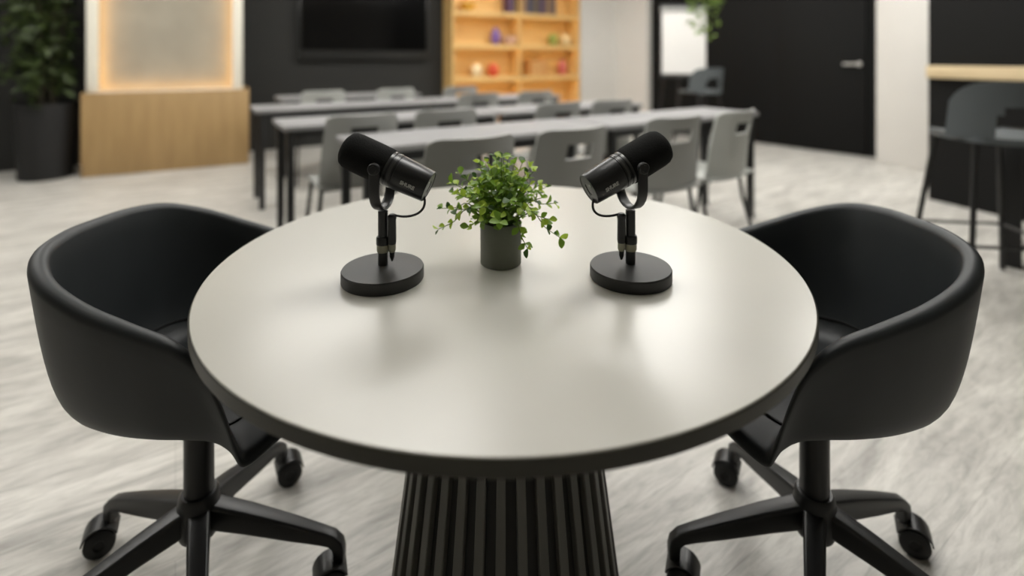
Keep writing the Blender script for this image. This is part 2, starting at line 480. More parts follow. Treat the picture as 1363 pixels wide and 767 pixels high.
def chair_shell():
    z0, T = 0.466, 0.027
    mb = MB(); n = len(rim_pts); loops = []
    seam_inner = []
    for P in rim_pts:
        R = math.hypot(P.x, P.y); ux, uy = P.x / R, P.y / R
        wallh = max(0.0, P.z - z0)
        k = min(1, wallh / 0.2)
        prof = [(0.14 * R, z0), (0.32 * R, z0), (0.46 * R, z0)]
        e2 = 0.85 * k + 0.86 * (1 - k)
        for q in bez((0.52 * R, z0, 0), (0.80 * R, z0, 0), (e2 * R, z0 + 0.30 * (P.z - z0), 0), (R - T * 0.5 * k, P.z - T * 0.5 * k, 0), 16):
            prof.append((q.x, q.y))
        ins = [Vector((a, b)) for a, b in prof]
        nr = []
        for i in range(len(ins)):
            t = (ins[min(i + 1, len(ins) - 1)] - ins[max(i - 1, 0)]).normalized()
            nr.append(Vector((t.y, -t.x)))
        th = [T * (0.9 + 0.25 * min(1, i / 10)) for i in range(len(ins))]
        out = [p_ + nn * t_ for p_, nn, t_ in zip(ins, nr, th)]
        c = (ins[-1] + out[-1]) / 2; rad = (out[-1] - ins[-1]).length / 2
        a_dir = (ins[-1] - c).normalized(); tan = Vector((-nr[-1].y, nr[-1].x))
        roll = [c + a_dir * rad * math.cos(math.pi * q / 8) + tan * rad * math.sin(math.pi * q / 8) for q in range(1, 8)]
        chain = ins + roll + list(reversed(out))
        loops.append([Vector((q.x * ux, q.x * uy, q.y)) for q in chain])
        m = ins[9] - nr[9] * 0.001
        seam_inner.append(Vector((m.x * ux, m.x * uy, m.y)))
    m = len(loops[0]); vs = [p for lp_ in loops for p in lp_]; fs = []
    for i in range(n):
        j = (i + 1) % n
        for k in range(m - 1):
            fs.append((i * m + k, j * m + k, j * m + k + 1, i * m + k + 1))
    ci = len(vs); vs.append(Vector((0, 0, z0))); vs.append(Vector((0, 0, z0 - T * 0.9)))
    for i in range(n):
        j = (i + 1) % n
        fs.append((ci, j * m, i * m)); fs.append((ci + 1, i * m + m - 1, j * m + m - 1))
    mb.add(vs, fs)
    return mb, seam_inner

def make_swivel_chair(loc, yaw, angles, swivels, label):
    t = thing('swivel_armchair', (loc[0], loc[1], 0), yaw, label, 'chair', 'black swivel armchairs at the round table')
    mb, seam_inner = chair_shell()
    sh = mb.build('shell', M['leather'], t, smooth=60)
    n = len(seam_inner)
    a, b = int(6 * 10.7), int(n - 6 * 10.7)
    arc = seam_inner[b:] + seam_inner[:a + 1]
    MB().tube(arc, 0.0028, 6).build('seam', M['seam'], sh, smooth=60)
    MB().box(-0.10, 0.10, -0.09, 0.09, 0.415, 0.442).build('seat_plate', M['black_plastic'], t, bevel=0.004)
    MB().lathe([(0, 0.20), (0.028, 0.20), (0.028, 0.422), (0.026, 0.425), (0, 0.425)], 32).build('gas_lift', M['black_metal'], t, smooth=40)
    MB().lathe([(0, 0.095), (0.020, 0.095), (0.022, 0.130), (0.036, 0.132), (0.041, 0.145), (0.040, 0.195), (0.037, 0.214), (0.033, 0.218), (0, 0.218)], 32).build('hub', M['black_metal'], t, smooth=40)
    spm = MB().sweep([(0.028, 0, 0.172), (0.10, 0, 0.155), (0.19, 0, 0.130), (0.250, 0, 0.113), (0.274, 0, 0.105), (0.286, 0, 0.094), (0.289, 0, 0.080), (0.289, 0, 0.062)],
                     [(0.042, 0.050), (0.038, 0.044), (0.032, 0.036), (0.027, 0.028), (0.026, 0.025), (0.026, 0.024), (0.025, 0.024), (0.024, 0.023)], (0, 1, 0))
    sp0 = spm.build('spoke', M['black_metal'], t, smooth=40)
    # caster: housing with two wheels, trailing its stem
    cz = Matrix.Rotation(math.pi / 2, 4, 'X')
    hm = MB()
    hm.lathe([(0, 0.040), (0.0090, 0.040), (0.0090, 0.066), (0, 0.066)], 12)
    hm.lathe([(0, -0.009), (0.022, -0.009), (0.022, 0.009), (0, 0.009)], 20, Matrix.Translation((-0.016, 0, 0.0285)) @ cz)
    hm.grid(lambda u, v: ((-0.016 + 0.0300 * math.cos(math.radians(20 + 150 * u)), -0.023 + 0.046 * v, 0.0275 + 0.0300 * math.sin(math.radians(20 + 150 * u))),
                          (math.cos(math.radians(20 + 150 * u)), 0, math.sin(math.radians(20 + 150 * u)))), 10, 2, 0.003)
    wm = MB().lathe([(0, -0.009), (0.022, -0.009), (0.0265, -0.006), (0.027, 0.0), (0.0265, 0.006), (0.023, 0.009), (0.011, 0.0095), (0.008, 0.006), (0, 0.006)], 24, cz)
    cs0 = None
    for i, (an, sw) in enumerate(zip(angles, swivels)):
        r = math.radians(an) - yaw
        s = sp0
        if i: s = sp0.copy(); col.objects.link(s); s.parent = t
        s.rotation_euler.z = r
        if cs0 is None:
            cs = cs0 = hm.build('caster', M['black_plastic'], t, smooth=40)
            w1 = wm.build('wheel', M['rubber'], cs, smooth=40); w1.location = (-0.016, -0.018, 0.027)
            w2 = w1.copy(); col.objects.link(w2); w2.parent = cs; w2.location = (-0.016, 0.018, 0.027); w2.rotation_euler.z = math.pi
        else:
            cs = copy_tree(cs0, t)
        cs.location = (0.289 * math.cos(r), 0.289 * math.sin(r), 0.0)
        cs.rotation_euler.z = r + math.radians(sw)
        cs.scale = (1.12, 1.12, 1.12)
    return t

make_swivel_chair((-0.655, 1.085), math.radians(-4), (-60, 3, 81, 158, 220), (40, 20, 130, -128, 20),
                  'black leatherette tub chair on casters, left of the round table')
make_swivel_chair((0.633, 1.085), math.radians(184), (240, 176, 99, 22, -40), (-40, -20, -130, 128, -20),
                  'black leatherette tub chair on casters, right of the round table')

# ================================================================== MICROPHONES
def text_mesh(body, size):
    cu_ = bpy.data.curves.new('lettering', 'FONT')
    cu_.body = body; cu_.size = size; cu_.extrude = 0.00025
    cu_.align_x = 'CENTER'; cu_.align_y = 'CENTER'; cu_.offset = 0.0004
    ob = bpy.data.objects.new('lettering', cu_)
    col.objects.link(ob)
    dg = bpy.context.evaluated_depsgraph_get()
    me = bpy.data.meshes.new_from_object(ob.evaluated_get(dg))
    bpy.data.objects.remove(ob)
    me.materials.clear(); me.materials.append(M['letter'])
    return me

def make_mic(loc, d, sgn, label):
    """d: unit vector from windscreen to end cap; sgn: +1 cable on +x side"""
    t = thing('desk_microphone', loc, 0, label, 'microphone', 'podcast microphones on the round table')
    d = Vector(d).normalized()
    dh = Vector((d.x, d.y, 0)).normalized()
    e = Vector((0, 0, 1)).cross(dh).normalized()
    if e.y > 0: e = -e                      # e points to the camera side
    PZ = 0.198
    MB().lathe([(0, 0), (0.0695, 0), (0.0705, 0.002), (0.0705, 0.018), (0.0690, 0.0205), (0.04, 0.0225), (0.012, 0.0245), (0, 0.0245)], 64).build('base', M['mic_base'], t, smooth=30)
    MB().lathe([(0, 0.022), (0.0085, 0.022), (0.0085, 0.118), (0, 0.118)], 24).build('post', M['black_metal'], t, smooth=40)
    co = MB().lathe([(0, 0.060), (0.0112, 0.060), (0.0115, 0.062), (0.0115, 0.072), (0.0105, 0.074), (0, 0.074)], 24).build('collar', M['black_plastic'], t, smooth=40)
    MB().lathe([(0, 0.046), (0.0098, 0.047), (0.0108, 0.050), (0.0108, 0.0595), (0, 0.0595)], 24).build('collar_ring', M['clear_ring'], co, smooth=40)
    # yoke
    H = 0.0385
    path = [e * -H + Vector((0, 0, PZ + 0.004)), e * -H + Vector((0, 0, PZ - 0.02)), e * -H + Vector((0, 0, PZ - 0.036))]
    for k in range(1, 12):
        a = math.pi * k / 12
        path.append(e * (-H * math.cos(a)) + Vector((0, 0, PZ - 0.036 - 0.039 * math.sin(a))))
    path += [e * H + Vector((0, 0, PZ - 0.036)), e * H + Vector((0, 0, PZ - 0.02)), e * H + Vector((0, 0, PZ + 0.004))]
    yk = MB().sweep(path, [(0.0185, 0.0045)] * len(path), dh, 2, 0.5).build('yoke', M['black_metal'], t, smooth=40)
    for sg in (-1, 1):
        q = e * sg * H + Vector((0, 0, PZ + 0.001))
        rot = (e * sg).to_track_quat('Z', 'Y').to_matrix().to_4x4()
        MB().lathe([(0, -0.008), (0.006, -0.008), (0.006, -0.002), (0.0102, -0.002), (0.0102, 0.004), (0.0090, 0.0056), (0.006, 0.0060), (0.0055, 0.005), (0, 0.005)], 24, Matrix.Translation(q) @ rot).build('knob', M['black_plastic'], yk, smooth=35)
    # capsule: lathe along d, origin at the pivot
    base = Matrix.Translation((0, 0, PZ)) @ d.to_track_quat('Z', 'Y').to_matrix().to_4x4()
    MB().lathe([(0, -0.078), (0.012, -0.0775), (0.022, -0.0755), (0.0285, -0.071), (0.0318, -0.064), (0.0330, -0.054), (0.0332, -0.02), (0.0328, 0.004), (0.0318, 0.010), (0.0300, 0.012), (0, 0.012)], 48, base).build('foam_windscreen', M['foam'], t, smooth=50)
    bd = MB().lathe([(0, 0.010), (0.0302, 0.010), (0.0302, 0.0175), (0.0290, 0.018), (0.0290, 0.0195), (0.0300, 0.020), (0.0300, 0.028), (0.0287, 0.0285), (0.0287, 0.030),
                     (0.0298, 0.0305), (0.0290, 0.055), (0.0272, 0.0885), (0.0266, 0.0900), (0.0252, 0.0902), (0.0248, 0.0885), (0, 0.0885)], 48, base).build('body', M['mic_body'], t, smooth=25)
    for z in (0.0138, 0.0235):
        MB().lathe([(0.0296, z - 0.0022), (0.03045, z - 0.0018), (0.03045, z + 0.0018), (0.0296, z + 0.0022)], 48, base).build('trim_ring', M['mic_ring'], bd, smooth=50)
    cp = MB().lathe([(0, 0.0880), (0.0246, 0.0880), (0.0246, 0.0893), (0.0105, 0.0893), (0.0098, 0.0872), (0, 0.0872)], 40, base).build('end_cap', M['black_plastic'], t, smooth=30)
    up = (Vector((0, 0, 1)) - d * d.z).normalized()
    rt = d.cross(up)
    def cap(a, b, c): return Vector((0, 0, PZ)) + d * c + up * a + rt * b
    rotd = d.to_track_quat('Z', 'Y').to_matrix().to_4x4()
    MB().lathe([(0, 0), (0.0022, 0), (0.0022, 0.0012), (0, 0.0012)], 12, Matrix.Translation(cap(0.010, 0.012 * sgn, 0.0890)) @ rotd).build('screw', M['led_dot'], cp)
    MB().lathe([(0, 0), (0.0026, 0), (0.0026, 0.0010), (0, 0.0010)], 12, Matrix.Translation(cap(-0.013, -0.010 * sgn, 0.0890)) @ rotd).build('screw', M['mic_ring'], cp)
    # lettering on the camera-side flank
    rad = (e * 0.99 - up * 0.14); rad = (rad - d * rad.dot(d)).normalized()
    xax = d if d.x > 0 else -d
    zax = rad; yax = zax.cross(xax)
    m4 = Matrix((xax, yax, zax)).transposed().to_4x4()
    m4.translation = Vector((0, 0, PZ)) + d * 0.060 + rad * 0.0292
    lt = bpy.data.objects.new('lettering', text_mesh('SHURE', 0.0088))
    col.objects.link(lt); lt.parent = bd; lt.matrix_local = m4
    # plug hanging beside the post and its cable
    cx = 0.0168 * sgn; cy = -0.004
    mt = Matrix.Translation((cx, cy, 0))
    pg = MB().lathe([(0, 0.062), (0.0066, 0.062), (0.0074, 0.066), (0.0070, 0.104), (0.0078, 0.106), (0.0078, 0.110), (0.0050, 0.1135), (0, 0.1135)], 20, mt).build('cable_plug', M['black_plastic'], t, smooth=35)
    MB().lathe([(0, 0.048), (0.0052, 0.048), (0.0066, 0.052), (0.0066, 0.0618), (0, 0.0618)], 20, mt).build('plug_ring', M['clear_ring'], pg, smooth=35)
    MB().lathe([(0, 0.0325), (0.0018, 0.0325), (0.0042, 0.040), (0.0045, 0.0479), (0, 0.0479)], 16, mt).build('plug_tip', M['black_plastic'], pg, smooth=35)
    p0 = cap(-0.019, 0, 0.088)
    p3 = Vector((cx, cy, 0.112))
    pts = bez(p0, p0 + Vector((0.010 * sgn, -0.004, -0.030)), p3 + Vector((0.030 * sgn, -0.006, -0.006)), p3 + Vector((0.004 * sgn, 0, 0.0)), 22)
    MB().tube(pts, 0.0021, 8).build('cable', M['rubber'], t, smooth=60)
    return t

make_mic((-0.225, 0.904, TZ), (0.91, -0.13, -0.385), 1, 'black desk microphone left of the small plant, windscreen tilted up to the left')
make_mic((0.208, 0.910, TZ), (-0.86, -0.30, -0.415), -1, 'black desk microphone right of the small plant, windscreen tilted up to the right')

# ================================================================== SMALL POTTED PLANT
pl = thing('potted_plant', (-0.021, 0.975, TZ), 0, 'small leafy green plant in a grey concrete pot between two microphones', 'plant')
pot = MB().lathe([(0, 0), (0.0365, 0), (0.0382, 0.0015), (0.0388, 0.077), (0.0378, 0.0785), (0.0352, 0.0785), (0.0348, 0.066), (0, 0.066)], 48).build('pot', M['concrete'], pl, smooth=35)
MB().lathe([(0.0346, 0.064), (0.0346, 0.071), (0.02, 0.074), (0, 0.075)], 32).build('soil', M['soil'], pl, smooth=60)

def leaf_mesh(name, L, W, cup, bend, material):
    """paddle leaf along +X, with a crease and curled edges, thickened"""
    rows = [(0.0, 0.10), (0.22, 0.62), (0.5, 1.0), (0.78, 0.80), (1.0, 0.18)]
    vs, fs = [], []
    for s, w in rows:
        zc = bend * L * s * s
        for k, (yy, cz) in enumerate(((-1, 1), (0, 0), (1, 1))):
            vs.append((s * L, yy * w * W / 2, zc + cz * cup * W * w * w))
    for i in range(len(rows) - 1):
        for k in range(2):
            a = i * 3 + k
            fs.append((a, a + 1, a + 4, a + 3))
    me = bpy.data.meshes.new(name)
    me.from_pydata(vs, [], fs)
    for p in me.polygons: p.use_smooth = True
    me.materials.append(material)
    return me

leaf_meshes = []
for mname in ('leaf_a', 'leaf_b', 'leaf_c'):
    for (L, W, c, b) in ((0.0170, 0.0125, 0.22, -0.25), (0.0145, 0.0112, 0.30, 0.15)):
        leaf_meshes.append(leaf_mesh('leaf', L, W, c, b, M[mname]))

def basis(x, z):
    x = x.normalized(); z = (z - x * z.dot(x)).normalized(); y = z.cross(x)
    return Matrix((x, y, z)).transposed()

rng = random.Random(11)
NST = 42
stems_def = []
for k in range(NST):
    fr = (k + 0.5) / NST
    az = k * 2.39996
    el = math.radians(86 - 78 * fr ** 0.85)           # from upright to nearly level
    ln = 0.103 - 0.016 * fr + rng.uniform(-0.008, 0.010)
    stems_def.append((az, el, ln))
# a few long stragglers seen in the photograph: low right, low left, far left
stems_def += [(math.radians(-25), math.radians(-2), 0.100), (math.radians(-62), math.radians(-6), 0.084), (math.radians(198), math.radians(4), 0.100), (math.radians(170), math.radians(40), 0.112)]
nleaf = 0
for si, (az, el, ln) in enumerate(stems_def):
    dirv = Vector((math.cos(az) * math.cos(el), math.sin(az) * math.cos(el), math.sin(el)))
    r0 = 0.022 * min(1, 1.2 - el)
    p0 = Vector((math.cos(az) * r0 * 0.8, math.sin(az) * r0 * 0.8, 0.072))
    mid = p0 + Vector((math.cos(az) * 0.01, math.sin(az) * 0.01, 0.032)) + dirv * ln * 0.35
    end = p0 + Vector((0, 0, 0.022)) + dirv * ln
    end.z -= 0.012 * math.cos(el) * (1 if si < NST else 2.2)
    pts = catmull([p0, mid, p0 * 0.15 + mid * 0.25 + end * 0.6 + Vector((0, 0, 0.004)), end], 3)
    st = MB().tube(pts, [0.0013 - 0.0007 * i / len(pts) for i in range(len(pts))], 5).build('stem', M['stem'], pl, smooth=60)
    m = 6 if si < NST else 8
    for j in range(m):
        if nleaf >= 296: break
        s = 0.55 + 0.45 * (j // 2) / max(1, (m // 2 - 1)) if m > 2 else 1
        x = s * (len(pts) - 1); i = min(int(x), len(pts) - 2)
        p = pts[i].lerp(pts[i + 1], x - i)
        tv = (pts[i + 1] - pts[i]).normalized()
        sd = tv.cross(Vector((0, 0, 1)))
        if sd.length < 0.1: sd = Vector((1, 0, 0))
        sd.normalize()
        upv = sd.cross(tv)
        roll = (j // 2) * math.pi / 2 + rng.uniform(-0.5, 0.5)
        lat = (sd * math.cos(roll) + upv * math.sin(roll)) * (1 if j % 2 else -1)
        xd = (lat * 0.85 + tv * rng.uniform(0.35, 0.9) + Vector((0, 0, 0.1)))
        zd = (tv * 0.6 + Vector((0, 0, 1)) * 0.6 + Vector((rng.uniform(-.4, .4), rng.uniform(-.4, .4), 0)))
        shade = rng.random()
        bi = 0 if shade < 0.45 else (1 if shade < 0.82 else 2)
        me = leaf_meshes[bi * 2 + rng.randrange(2)]
        lf = bpy.data.objects.new('leaf', me)
        col.objects.link(lf); lf.parent = st
        sc = rng.uniform(0.75, 1.15)
        m4 = (basis(xd, zd) @ Matrix.Diagonal((sc, sc, sc))).to_4x4(); m4.translation = p
        lf.matrix_local = m4
        nleaf += 1
# dense inner leaves nobody could count
def leaf_cloud(centers, L, W, rng, spread_up=0.4):
    mb = MB()
    for p in centers:
        x = Vector((rng.gauss(0, 1), rng.gauss(0, 1), rng.gauss(0, 0.6)))
        z = Vector((rng.gauss(0, 0.6), rng.gauss(0, 0.6), 1 + spread_up))
        b = basis(x, z); s = rng.uniform(0.7, 1.2)
        vs = []
        for (a, w) in ((0, 0.1), (0.3, 0.8), (0.6, 1.0), (1.0, 0.1)):
            for yy in (-1, 0, 1):
                vs.append(Vector(p) + b @ Vector((a * L * s, yy * w * W * s / 2, 0.2 * W * abs(yy) * w - 0.2 * L * a * a)))
        fs = []
        for i in range(3):
            for k in range(2):
                q = i * 3 + k; fs.append((q, q + 1, q + 4, q + 3))
        mb.add(vs, fs)
    return mb
cs = []
while len(cs) < 520:
    v = Vector((rng.uniform(-1, 1), rng.uniform(-1, 1), rng.uniform(-0.5, 1)))
    if v.length < 1: cs.append(Vector((v.x * 0.060, v.y * 0.060, 0.112 + v.z * 0.060)))
tag(leaf_cloud(cs, 0.0155, 0.012, rng).build('inner_leaves', M['leaf_b'], pl, smooth=60), kind='stuff')

# ================================================================== TRAINING DESKS AND CHAIRS
U, Nn = Vector((0.85, 0.527, 0)).normalized(), Vector((-0.527, 0.85, 0)).normalized()
UA = math.atan2(U.y, U.x)
O5 = Vector((-0.27, 2.16, 0))
def place(u, n): return O5 + U * u + Nn * n

def make_desk():
    t = thing('training_desk')
    L, D, H = 1.38, 0.46, 0.74
    box('desktop', -L / 2, L / 2, -D / 2, D / 2, H - 0.028, H, M['desk_top'], t, bevel=0.004)
    MB().box(-L / 2 + 0.05, L / 2 - 0.05, -D / 2 + 0.04, -D / 2 + 0.065, H - 0.075, H - 0.028).box(-L / 2 + 0.05, L / 2 - 0.05, D / 2 - 0.065, D / 2 - 0.04, H - 0.075, H - 0.028).build('apron', M['black_metal'], t)
    l0 = box('leg', -0.02, 0.02, -0.02, 0.02, 0, H - 0.028, M['black_metal'], t, bevel=0.003)
    for i, (x, y) in enumerate(((-1, -1), (1, -1), (1, 1), (-1, 1))):
        l = l0
        if i: l = l0.copy(); col.objects.link(l); l.parent = t
        l.location = (x * (L / 2 - 0.04), y * (D / 2 - 0.04), 0)
    return t
desk0 = make_desk()
rows = [('nearest row behind the round table', 0.43, 0.39), ('second row', 1.36, 0.22), ('third row', 2.45, 0.19), ('far row by the wall screen', 3.48, 0.5)]
first = True
for ri, (rn_, n, u0_) in enumerate(rows):
    for ui, u in enumerate((u0_, u0_ + 1.40)):
        if ri == 3 and ui == 1: continue
        d = desk0 if first else copy_tree(desk0)
        first = False
        p = place(u, n); d.location = p; d.rotation_euler.z = UA
        side = ('left' if ui == 0 else 'right')
        tag(d, f'grey training desk on black legs, {side} desk of the {rn_}' if ri < 3 else 'grey topped training desk in the far row by the wall screen', 'desk', 'training desks in rows')

def make_chair(back_mat):
    """stacking chair, facing +Y"""
    t = thing('training_chair')
    def P(u, v):
        x = (u - 0.5); w = 0.43 - 0.06 * v
        y = -0.19 - 0.075 * v - 0.02 * v * v + 0.10 * (2 * x) ** 2 * (0.5 + 0.5 * v) * 0.8
        rnd = 0.05 * max(0, abs(2 * x) - 0.75) ** 2 * 16 * 0.8
        z = 0.445 + (0.385 - rnd * (v ** 3) * 0.5) * v
        return (x * w, y, z), (-0.5 * x, 1, 0.2)
    MB().grid(P, 16, 12, 0.012, lambda i, j: not (5 <= i <= 10 and 8 <= j <= 9)).build('backrest', back_mat, t, smooth=50)
    def S(u, v):
        x = (u - 0.5); y = -0.20 + 0.42 * v
        z = 0.445 + 0.015 * (2 * x) ** 2 - 0.022 * max(0, v - 0.75) * 4 * max(0, v - 0.75) * 4 - 0.01 * math.sin(math.pi * v)
        return (x * (0.43 - 0.02 * v), y, z), (0, 0, 1)
    MB().grid(S, 12, 12, 0.014).build('seat', back_mat, t, smooth=50)
    for x in (-1, 1):
        for y, yt in ((-0.22, -0.14), (0.20, 0.14)):
            MB().tube([(x * 0.225, y, 0), (x * 0.205, yt, 0.30), (x * 0.19, yt * 0.9, 0.435)], 0.011, 8).build('leg', M['black_metal'], t, smooth=60)
    MB().tube([(-0.19, -0.126, 0.43), (0.19, -0.126, 0.43)], 0.009, 8).tube([(-0.19, 0.126, 0.43), (0.19, 0.126, 0.43)], 0.009, 8).build('seat_frame', M['black_metal'], t, smooth=60)
    return t
ca, cb = make_chair(M['chair_grey']), make_chair(M['chair_pale'])
chairs = [  # u, n, turn, pale, label
    (0.00, -0.02, 0, 0, 'grey training chair between the left microphone and the small plant'),
    (0.47, -0.03, 2, 0, 'grey training chair straight behind the small plant'),
    (1.19, 0.03, -3, 0, 'dark grey training chair just behind the right microphone'),
    (1.68, 0.05, 6, 1, 'pale grey training chair at the right end of the nearest desk row'),
    (-0.14, 0.96, 0, 0, 'grey training chair at the left end of the second desk row'),
    (0.36, 0.97, -3, 0, 'grey training chair second from the left in the second desk row'),
    (1.17, 1.00, 3, 0, 'grey training chair third from the left in the second desk row'),
    (1.64, 0.98, 0, 0, 'grey training chair at the right end of the second desk row'),
    (0.10, 3.05, 0, 1, 'pale grey training chair far left, below the wall screen'),
    (0.76, 3.05, 3, 1, 'pale grey training chair below the right half of the wall screen'),
    (1.46, 3.05, 0, 0, 'grey training chair in front of the left edge of the lit bookcase'),
    (1.14, 2.05, -2, 0, 'grey training chair in front of the middle of the lit bookcase'),
    (1.70, 2.05, 3, 0, 'grey training chair in front of the white pilaster in the far corner'),
]
used = set()
for (u, n, turn, pale, lab) in chairs:
    src = cb if pale else ca
    c = copy_tree(src) if src.name in used else src
    used.add(src.name)
    c.location = place(u, n); c.rotation_euler.z = UA + math.radians(turn)
    tag(c, lab, 'chair', 'training chairs behind the desks')

# ================================================================== WALL SCREEN
p = bw(1.325, 0.0)
tv = thing('wall_screen', (p.x, p.y, 1.10), BA, 'large black flat screen mounted on the black wall', 'screen')
box('back_box', -0.5, 0.5, -0.035, 0.0, 0.2, 0.75, M['screen_bezel'], tv)
box('bezel', -0.855, 0.855, -0.075, -0.035, 0, 0.98, M['screen_bezel'], tv, bevel=0.006)
box('display', -0.825, 0.825, -0.079, -0.075, 0.12, 0.955, M['screen'], tv)

# ================================================================== BOOKCASE
p = bw(2.431)
bc = thing('bookcase', (p.x, p.y, 0), BA, 'tall orange wood bookcase lit by warm strips', 'bookcase')
BW_, BD_, BH_ = 2.21, 0.34, 2.70
box('side_panel', 0, 0.03, -BD_, 0, 0, BH_, M['shelf_wood'], bc)
box('side_panel', BW_ - 0.03, BW_, -BD_, 0, 0, BH_, M['shelf_wood'], bc)
box('back_panel', 0.03, BW_ - 0.03, -0.02, 0, 0, BH_, M['shelf_wood'], bc)
box('side_panel', BW_ / 2 - 0.012, BW_ / 2 + 0.012, -BD_ + 0.01, -0.02, 0.05, BH_ - 0.03, M['shelf_wood'], bc)
SH = [0.05, 0.37, 0.82, 1.29, 1.76, 2.22, 2.67]
for z in SH:
    for (x0, x1) in ((0.03, BW_ / 2 - 0.012), (BW_ / 2 + 0.012, BW_ - 0.03)):
        s = box('shelf', x0, x1, -BD_ + 0.005, -0.02, z, z + 0.028, M['shelf_wood'], bc)
        if z > 0.3:
            box('lip', x0, x1, -BD_ + 0.005, -BD_ + 0.02, z - 0.035, z, M['shelf_wood'], s)
            box('led_strip', x0 + 0.02, x1 - 0.02, -BD_ + 0.022, -BD_ + 0.036, z - 0.012, z, M['led_amber'], s)

def shelf_pt(x, y, z):
    c, s_ = math.cos(BA), math.sin(BA)
    q = bc.location + Vector((x * c - y * s_, x * s_ + y * c, z))
    return q
def book(x, z, w, h, dcol, label, lean=0.0, depth=0.2):
    q = shelf_pt(x, -0.20, z)
    t = thing('book', q, BA, label, 'book', 'books in the lit bookcase')
    m = bpy.data.materials.get('cover_%d_%d_%d' % dcol) or mat('cover_%d_%d_%d' % dcol, srgb(*dcol), 0.6, var=0.05, scale=10)
    cv = MB().box(-w / 2, -w / 2 + 0.003, -depth / 2, depth / 2, 0, h).box(w / 2 - 0.003, w / 2, -depth / 2, depth / 2, 0, h).box(-w / 2, w / 2, -depth / 2, -depth / 2 + 0.003, 0, h).build('cover', m, t)
    box('pages', -w / 2 + 0.003, w / 2 - 0.003, -depth / 2 + 0.003, depth / 2 - 0.006, 0.004, h - 0.004, M['paper'], t)
def vase(x, z, prof, dcol, label, cat='vase', name='vase'):
    q = shelf_pt(x, -0.19, z)
    m = bpy.data.materials.get('glaze_%d_%d_%d' % dcol) or mat('glaze_%d_%d_%d' % dcol, srgb(*dcol), 0.4, var=0.05, scale=10)
    o = MB().lathe(prof, 28).build(name, m, None, smooth=50)
    o.location = q
    tag(o, label, cat)
Z3, Z4, Z2, Z1 = SH[3] + 0.028, SH[4] + 0.028, SH[2] + 0.028, SH[1] + 0.028
V1 = [(0, 0), (0.05, 0), (0.075, 0.08), (0.07, 0.16), (0.035, 0.22), (0.04, 0.25), (0.03, 0.25), (0.028, 0.22), (0, 0.2)]
V2 = [(0, 0), (0.06, 0), (0.10, 0.05), (0.12, 0.12), (0.115, 0.125), (0.09, 0.06), (0, 0.02)]
V3 = [(0, 0), (0.06, 0), (0.085, 0.06), (0.085, 0.12), (0.05, 0.18), (0.03, 0.19), (0, 0.19)]
vase(0.76, Z3, V1, (112, 84, 150), 'purple vase on the middle shelf of the lit bookcase')
vase(1.00, Z3, V2, (206, 170, 150), 'pale pink bowl beside the purple vase in the bookcase', 'bowl', 'bowl')
vase(1.80, Z3, V3, (130, 140, 60), 'olive green jar at the right of the middle bookcase shelf', 'jar', 'jar')
vase(2.04, Z3, V3, (214, 190, 140), 'cream jar at the right end of the middle bookcase shelf', 'jar', 'jar')
vase(0.44, Z2, V3, (218, 200, 160), 'cream round jar on the lower bookcase shelf beside a red jar', 'jar', 'jar')
vase(0.72, Z2, V3, (196, 74, 40), 'red jar on the lower bookcase shelf', 'jar', 'jar')
vase(1.98, Z2, V1, (190, 96, 84), 'dull pink vase at the right end of the lower bookcase shelf')
vase(0.30, Z4, V2, (210, 160, 60), 'yellow bowl at the left of the upper bookcase shelf', 'bowl', 'bowl')
bcols = [(88, 66, 96), (96, 78, 60), (150, 120, 96), (120, 92, 62), (70, 72, 92), (66, 66, 80), (92, 80, 66), (110, 92, 74), (60, 56, 58)]
bnames = ['purple', 'dark brown', 'beige', 'tan', 'slate blue', 'navy', 'umber', 'khaki', 'charcoal']
xx = 1.16
for i in range(14):
    w = rng.uniform(0.035, 0.065)
    if i == 0: xx = 0.93
    if i == 2: xx = 1.16
    ordn = '' if i < 9 else ' nearer the right end'
    book(xx + w / 2, Z4, w, rng.uniform(0.24, 0.34), bcols[i % 9], f'{bnames[i % 9]} book standing on the upper shelf of the bookcase{ordn}')
    xx += w + 0.002
xx = 1.30
for i in range(8):
    w = rng.uniform(0.03, 0.05)
    book(xx + w / 2, Z2, w, rng.uniform(0.20, 0.28), [(206, 150, 84), (190, 130, 70), (214, 170, 110)][i % 3], f"{['amber', 'orange brown', 'sand'][i % 3]} book on the lower bookcase shelf, {['first', 'second', 'third'][i // 3]} of that colour")
    xx += w + 0.002

# ================================================================== LIT STONE PANEL ON OAK PLINTH
PA = math.atan2(5.50 - 4.84, -2.79 + 4.03)
PLN = math.hypot(5.50 - 4.84, -2.79 + 4.03)
pt = box('oak_plinth', 0, PLN, 0, 0.62, 0.0, 0.79, M['oak'], bevel=0.006)
pt.location = (-4.03, 4.84, 0); pt.rotation_euler.z = PA
tag(pt, 'long oak box plinth under the glowing stone panel', 'plinth')
c_, s_ = math.cos(PA), math.sin(PA)
px0 = Vector((-4.03, 4.84, 0.79)) + Vector((0.03 * c_ - 0.06 * s_, 0.03 * s_ + 0.06 * c_, 0))
gp = thing('glowing_panel', px0, PA, 'glowing grey stone panel in a white frame on the oak plinth', 'panel')
GW, GH = PLN - 0.09, 1.75
box('frame_side', 0, 0.075, 0, 0.30, 0, GH, M['white_frame'], gp, bevel=0.003)
box('frame_side', GW - 0.075, GW, 0, 0.30, 0, GH, M['white_frame'], gp, bevel=0.003)
box('frame_top', 0.075, GW - 0.075, 0, 0.30, GH - 0.08, GH, M['white_frame'], gp)
box('stone_slab', 0.075, GW - 0.075, 0.085, 0.30, 0, GH - 0.08, M['stone'], gp)
box('lip', 0.075, 0.095, 0.0, 0.010, 0, GH - 0.08, M['white_frame'], gp)
